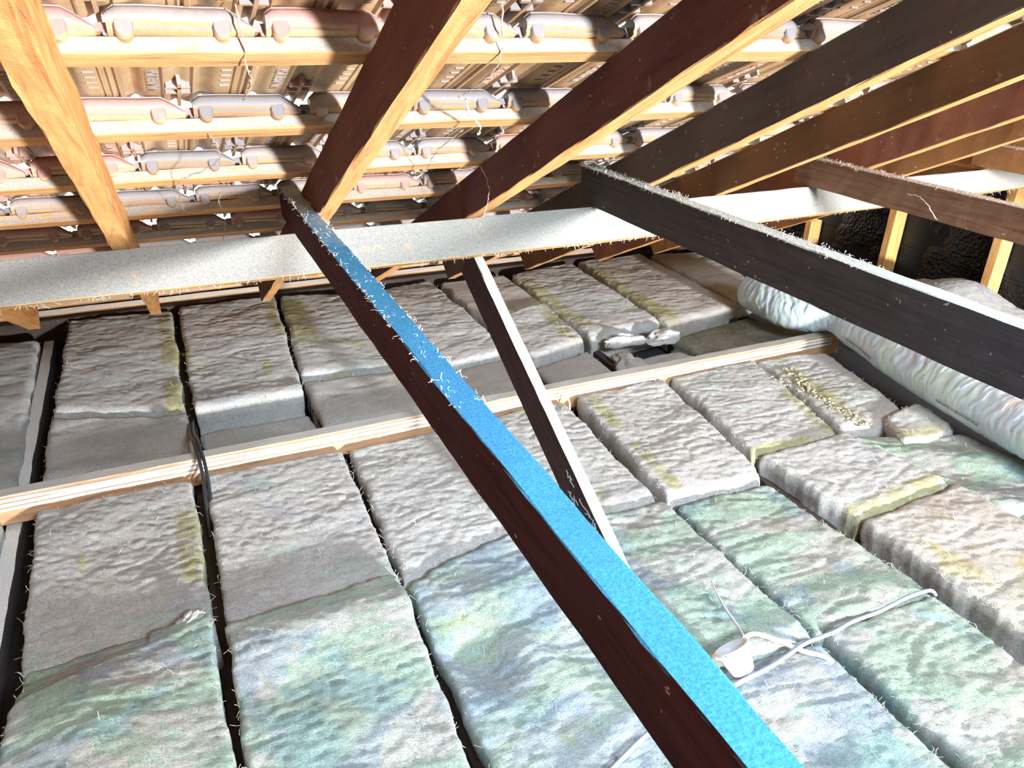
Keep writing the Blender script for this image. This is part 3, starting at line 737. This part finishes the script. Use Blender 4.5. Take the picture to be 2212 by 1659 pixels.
def tufts(pts, n, spread, size, mat, label, seed):
    random.seed(seed); bm = bmesh.new(); P = [Vector(p) for p in pts]
    for q in range(n):
        t = random.random()*(len(P)-1); i = int(t); c = P[i].lerp(P[i+1], t-i) + Vector((random.gauss(0, spread), random.gauss(0, spread), random.uniform(-.010, -.002)))
        r = size*random.uniform(.5, 1.4)
        g = bmesh.ops.create_icosphere(bm, subdivisions=2, radius=1)
        for v in g['verts']:
            k = 1 + .5*noise.noise(v.co*2.2 + c*50); v.co = c + Vector((v.co.x*r*1.3*k, v.co.y*r*k, v.co.z*r*.8*k))
    o = put('wool_tufts', bm, BM[mat], None, True); o['kind'] = 'stuff'; o['label'] = label; o['category'] = 'insulation'; return o
tufts([(2.26, 2.14, -1.335), (2.22, 1.98, -1.335), (2.185, 1.80, -1.335), (2.20, 1.67, -1.34)], 170, .015, .0052, 'tuft', 'crumbly yellow wool tufts in the seam beside the duct batt', 21)
tufts([(2.10, 2.20, -1.333), (2.16, 2.02, -1.333), (2.19, 1.90, -1.335)], 60, .010, .0042, 'tuft', 'thin line of pale yellow wool tufts near the hanger beam end', 22)

# ------------------------------------------------------------------ flexible duct
dpath = smooth_path([(2.60, 2.82, -1.235), (2.585, 2.74, -1.23), (2.565, 2.62, -1.225), (2.575, 2.46, -1.225), (2.62, 2.33, -1.205), (2.655, 2.20, -1.205), (2.635, 2.03, -1.215), (2.60, 1.88, -1.225), (2.55, 1.60, -1.225), (2.505, 1.25, -1.225), (2.48, .95, -1.225), (2.46, .55, -1.225), (2.46, .0, -1.225)], 34)
def resample(P, step):
    out = [P[0].copy()]; acc = 0.0
    for a, b in zip(P[:-1], P[1:]):
        L = (b-a).length; d = step-acc
        while d <= L: out.append(a + (b-a)*(d/L)); d += step
        acc = (acc + L) % step
    return out
dpath = resample(dpath, .006)
def duct_frame(i):
    n = len(dpath); t = (dpath[min(i+1, n-1)]-dpath[max(i-1, 0)]).normalized(); a = t.cross(Vector((0, 0, 1))).normalized(); b = a.cross(t).normalized(); return dpath[i], t, a, b
def duct_r(i):
    y = dpath[i].y; r = .106
    r *= 1 - .24*math.exp(-((y-2.29)/.07)**2)      # pinched where it crosses the end of the hanger beam
    r *= 1 - .16*math.exp(-((y-1.06)/.02)**2)*0
    if i < 14: r *= math.sqrt(max(.02, i/14))*.6 + .4*(i/14)
    return r
def make_duct():
    K = 96; vs, fs = [], []; n = len(dpath)
    for i in range(n):
        p, t, a, b = duct_frame(i); r0 = duct_r(i); s = i*.006
        for k in range(K):
            an = 2*math.pi*k/K
            ca, sa = math.cos(an), math.sin(an)
            w = noise.noise(Vector((s*46 + 1.3*noise.noise(Vector((ca*2, sa*2, s*4))), ca*1.1, sa*1.1)))
            w2 = noise.noise(Vector((s*105 + ca*3.5, ca*2.2, sa*2.2)))
            amp = 1.0 if sa > -.3 else .5
            r = r0 + amp*(.0036*(1-abs(w)*3.2) + .0016*w2)
            fl = 1.0 if sa > -.55 else 1-.06*(-.55-sa)/.45
            vs.append(tuple(p + a*ca*r + b*sa*r*fl))
    for i in range(n-1):
        for k in range(K):
            l = (k+1) % K; fs.append((i*K+k, (i+1)*K+k, (i+1)*K+l, i*K+l))
    fs.append(tuple(range(K))); fs.append(tuple((n-1)*K+k for k in reversed(range(K))))
    return pydata('duct_sleeve', vs, fs)
duct = empty('flexible_duct', (2.62, 1.6, -1.34))
tag(duct, 'wrinkled silver-white flexible air duct lying over the insulation at right', 'duct')
o = put('duct_sleeve', make_duct(), DUCT, duct, True); o.matrix_parent_inverse = Matrix.Translation(-Vector(duct.location))
def duct_text(txt, y0, phi, height, name='printed_text'):
    me = text_mesh(txt, name); xs = [v.co.x for v in me.vertices]; ys = [v.co.y for v in me.vertices]; x0, wd = min(xs), max(xs)-min(xs); yb = min(ys); hh = max(ys)-yb
    sc = height/hh
    ii = min(range(len(dpath)), key=lambda q: abs(dpath[q].y-y0) + (5 if q < 60 else 0))
    for v in me.vertices:
        ax = (v.co.x-x0)*sc; ay = (v.co.y-yb)*sc
        # walk along the path towards the far end
        q = ii; rem = ax
        while q > 1 and rem > (dpath[q]-dpath[q-1]).length:
            rem -= (dpath[q]-dpath[q-1]).length; q -= 1
        p, t, a, b = duct_frame(q); p = p - t*rem
        r = duct_r(q) + .0062 + v.co.z*.004
        an = phi + ay/duct_r(q)
        v.co = p + (-a if a.x > 0 else a)*math.cos(an)*r - b*math.sin(an)*r
    me.materials.append(INK)
    o = put(name, me, None, duct); o.matrix_parent_inverse = Matrix.Translation(-Vector(duct.location)); return o
for y0 in (1.93, 1.40, .93):
    duct_text('Manufactured in Australia', y0, math.radians(14), .0125)

# ------------------------------------------------------------------ loose cables, cup, rod
cb = [(1.70, .955, -1.385), (1.65, .946, -1.345), (1.552, 0.936, -1.325), (1.446, 0.927, -1.325), (1.351, 0.925, -1.322), (1.28, 0.914, -1.318), (1.192, 0.912, -1.316), (1.126, 0.901, -1.318), (1.064, 0.891, -1.320), (0.964, 0.88, -1.318), (0.841, 0.864, -1.316), (0.727, 0.851, -1.313), (0.617, 0.814, -1.316), (0.54, 0.78, -1.318), (.40, .70, -1.32), (.30, .60, -1.33)]
tag(put('grey_cable', tube_mesh('grey_cable', smooth_path(cb), .0052, 10), BLUECABLE, None, True), 'thin blue-grey cable lying diagonally over the mint batts', 'cable')
cup_e = empty('cup_fitting', (.985, .915, -1.335))
tag(cup_e, 'white plastic cup-shaped fitting with flanged rim lying on the batt', 'light fitting')
cx_ = Vector((.985, .932, -1.272))
axd = (R_*22 - U_*45).normalized(); axd = (axd*.97 - F_*.14).normalized()
def cup():
    bm = bmesh.new(); K = 40
    prof = [(-.006, .0415), (.0, .043), (.0035, .0425), (.0035, .0375), (.012, .0365), (.052, .0255), (.0535, .0235), (.0535, .0)]
    a = axd.orthogonal().normalized(); b = axd.cross(a); rings = []
    for h, r in prof:
        if r == 0: rings.append([bm.verts.new(axd*h)]); continue
        rings.append([bm.verts.new(axd*h + a*math.cos(2*math.pi*k/K)*r + b*math.sin(2*math.pi*k/K)*r) for k in range(K)])
    for q in range(len(rings)-1):
        A, B = rings[q], rings[q+1]
        for k in range(K):
            l = (k+1) % K
            if len(B) == 1: bm.faces.new((A[k], A[l], B[0]))
            else: bm.faces.new((A[k], A[l], B[l], B[k]))
    # inner skin
    inn = [[bm.verts.new(axd*h + a*math.cos(2*math.pi*k/K)*r + b*math.sin(2*math.pi*k/K)*r) for k in range(K)] for h, r in ((-.006, .036), (.006, .0335), (.048, .0225))]
    for k in range(K):
        l = (k+1) % K; bm.faces.new((rings[0][l], rings[0][k], inn[0][k], inn[0][l]))
        for q in range(2): bm.faces.new((inn[q][l], inn[q][k], inn[q+1][k], inn[q+1][l]))
    bm.faces.new(inn[2]); return bm
o = put('cup_body', cup(), PLASTIC, cup_e, True); o.matrix_world = Matrix.Translation(cx_); o.parent = cup_e; o.matrix_parent_inverse = Matrix.Translation(-Vector(cup_e.location))
a_ = axd.orthogonal().normalized(); b_ = axd.cross(a_)
for k in range(8):       # lugs around the rim
    an = 2*math.pi*k/8 + .2; q = a_*math.cos(an)*.043 + b_*math.sin(an)*.043
    bm = bmesh.new(); bmesh.ops.create_cube(bm, size=1, matrix=Matrix.Diagonal((.007, .006, .006, 1))); bmesh.ops.bevel(bm, geom=bm.edges[:], offset=.0012, segments=2, affect='EDGES')
    o = put('rim_lug', bm, PLASTIC, cup_e); o.matrix_world = Matrix.Translation(cx_ + q); o.parent = cup_e; o.matrix_parent_inverse = Matrix.Translation(-Vector(cup_e.location))
rodp = [(1.040, .957, -1.282), (1.062, .995, -1.298), (1.085, 1.08, -1.308), (1.112, 1.165, -1.308)]
tag(put('thin_rod', tube_mesh('thin_rod', smooth_path(rodp, 4), [.0032]*9 + [.0028, .0024, .0020, .0012], 8), plain('grey_white_rod', (.62, .66, .74), .4, .4), None, True), 'thin grey rod rising from the cup rim across the green batt', 'rod')
cw = [(1.030, .948, -1.288), (1.060, .966, -1.292), (1.095, .972, -1.305), (1.132, .954, -1.318), (1.153, .929, -1.322), (1.180, .897, -1.326), (1.212, .876, -1.332), (1.240, .856, -1.355), (1.262, .84, -1.40)]
tag(put('white_cable', tube_mesh('white_cable', smooth_path(cw), .0068, 10, .6), WHITECABLE, None, True), 'flat white cable curving from the cup into the dark gap', 'cable')
bk = [(-.045, 2.78, -1.43), (-.052, 2.62, -1.36), (-.053, 2.48, -1.330), (-.045, 2.38, -1.295), (-.040, 2.29, -1.285), (-.034, 2.215, -1.292), (-.033, 2.14, -1.318), (-.036, 2.05, -1.355), (-.040, 1.98, -1.41)]
for k, dx in enumerate((0, .013)):
    pts = [(p[0]+dx, p[1]+dx*.5, p[2]-dx*.1) for p in bk]
    tag(put('black_cable', tube_mesh('black_cable', smooth_path(pts), .0055, 10), BLACKCABLE, None, True), ('black glossy cable over the hanger beam, left one of the pair', 'black glossy cable over the hanger beam, right one of the pair')[k], 'cable', 'black cable pair')

# ------------------------------------------------------------------ cobweb threads hanging under the tiles
def strand(pts, label, mat=COBWEB, r=.0010, seed=0):
    random.seed(seed); sp = smooth_path(pts, 8)
    sp = [p + Vector((random.uniform(-1, 1), random.uniform(-1, 1), random.uniform(-1, 1)))*.0022 for p in sp]
    rr = [r*random.uniform(.5, 1.6) for _ in sp]
    tag(put('cobweb_thread', tube_mesh('cobweb_thread', sp, rr, 5), mat, None), label, 'cobweb', 'dusty cobweb threads')
def RPs(L): return [RP(*q) for q in L]
strand(RPs([(.135, 1.10, .52), (.142, 1.16, .468), (.148, 1.19, .455), (.150, 1.25, .46), (.145, 1.33, .47)]), 'dark cobweb thread dangling from the topmost batten beside two tiles', COBWEB, .0014, 1)
strand(RPs([(.095, 1.49, .47), (.112, 1.55, .455), (.105, 1.62, .45), (.055, 1.72, .455), (.035, 1.80, .462), (.04, 2.0, .45)]), 'looping cobweb thread hanging below the second batten', COBWEB, .0009, 2)
strand(RPs([(.13, 1.82, .465), (.12, 1.95, .45), (.135, 2.1, .44), (.13, 2.3, .42)]), 'long cobweb thread over the lower tiles near the blue-topped beam end', COBWEB, .0010, 3)
strand(RPs([(.53, 1.09, .53), (.54, 1.16, .465), (.525, 1.25, .455), (.515, 1.30, .458)]), 'cobweb thread between the dark-sided rafter and the maroon one', COBWEB, .0011, 4)
strand(RPs([(.53, 1.30, .455), (.555, 1.36, .445), (.60, 1.42, .440), (.605, 1.455, .435)]), 'pale twisted cobweb thread below the topmost batten at centre', COBPALE, .0018, 5)
strand(RPs([(.60, 1.52, .465), (.575, 1.62, .455), (.585, 1.75, .45), (.60, 1.86, .45)]), 'cobweb thread crossing the second and third battens at centre', COBWEB, .0009, 6)
strand([(.735, 1.80, -.36), (.752, 1.79, -.41), (.748, 1.80, -.47), (.752, 1.83, -.50)], 'fine brown cobweb thread against the maroon rafter foot', COBPALE, .0007, 7)
strand([(2.02, 1.70, -.43), (2.0, 1.60, -.47), (1.99, 1.52, -.475), (1.985, 1.45, -.52)], 'pale cobweb thread drooping on the split brown beam', COBPALE, .0012, 8)

# ------------------------------------------------------------------ dusty threads hanging off the purlin's lower edge, chalk on a rafter foot
pur = [o for o in COL.objects if o.name == 'purlin'][0]
random.seed(31); fv, ff = [], []
for q in range(420):
    x = random.uniform(-.6, 3.4); p = RP(x, 2.004 + random.uniform(-.002, .03), (.266 if x < 1.4 else .272 + (x-1.4)*.012) + .001)
    d = Vector((random.uniform(-.8, .8), random.uniform(-.6, .3), -1)).normalized(); ln = random.uniform(.004, .018); t = random.uniform(.0003, .0006)
    for s_ in range(4):
        sd = d.cross(Vector((.2, 1, .1))).normalized()*t; fv += [tuple(p-sd), tuple(p+sd)]
        d = (d + Vector((random.uniform(-.7, .7), random.uniform(-.5, .5), random.uniform(-.4, .4)))).normalized(); p = p + d*ln/3
    k = len(fv)-8
    for s_ in range(3): ff.append((k+2*s_, k+2*s_+1, k+2*s_+3, k+2*s_+2))
o = put('hanging_dust', pydata('hanging_dust', fv, ff), COBPALE, pur); o['kind'] = 'stuff'
raf = [o for o in COL.objects if o.name.startswith('rafter')][3]
L3 = 3.60+1.35
sg = []
for k in range(4):
    a = L3-.40+.026*k
    sg.append([(a, -.085), (a+.004, -.070), (a+.002, -.055)])
sg.append([(L3-.33, -.085), (L3-.318, -.070), (L3-.306, -.085), (L3-.318, -.072), (L3-.312, -.055)])
c = scribble(raf, CHALK, sg, .0022, lambda a, b, l: (a, -(.0235+l), b))
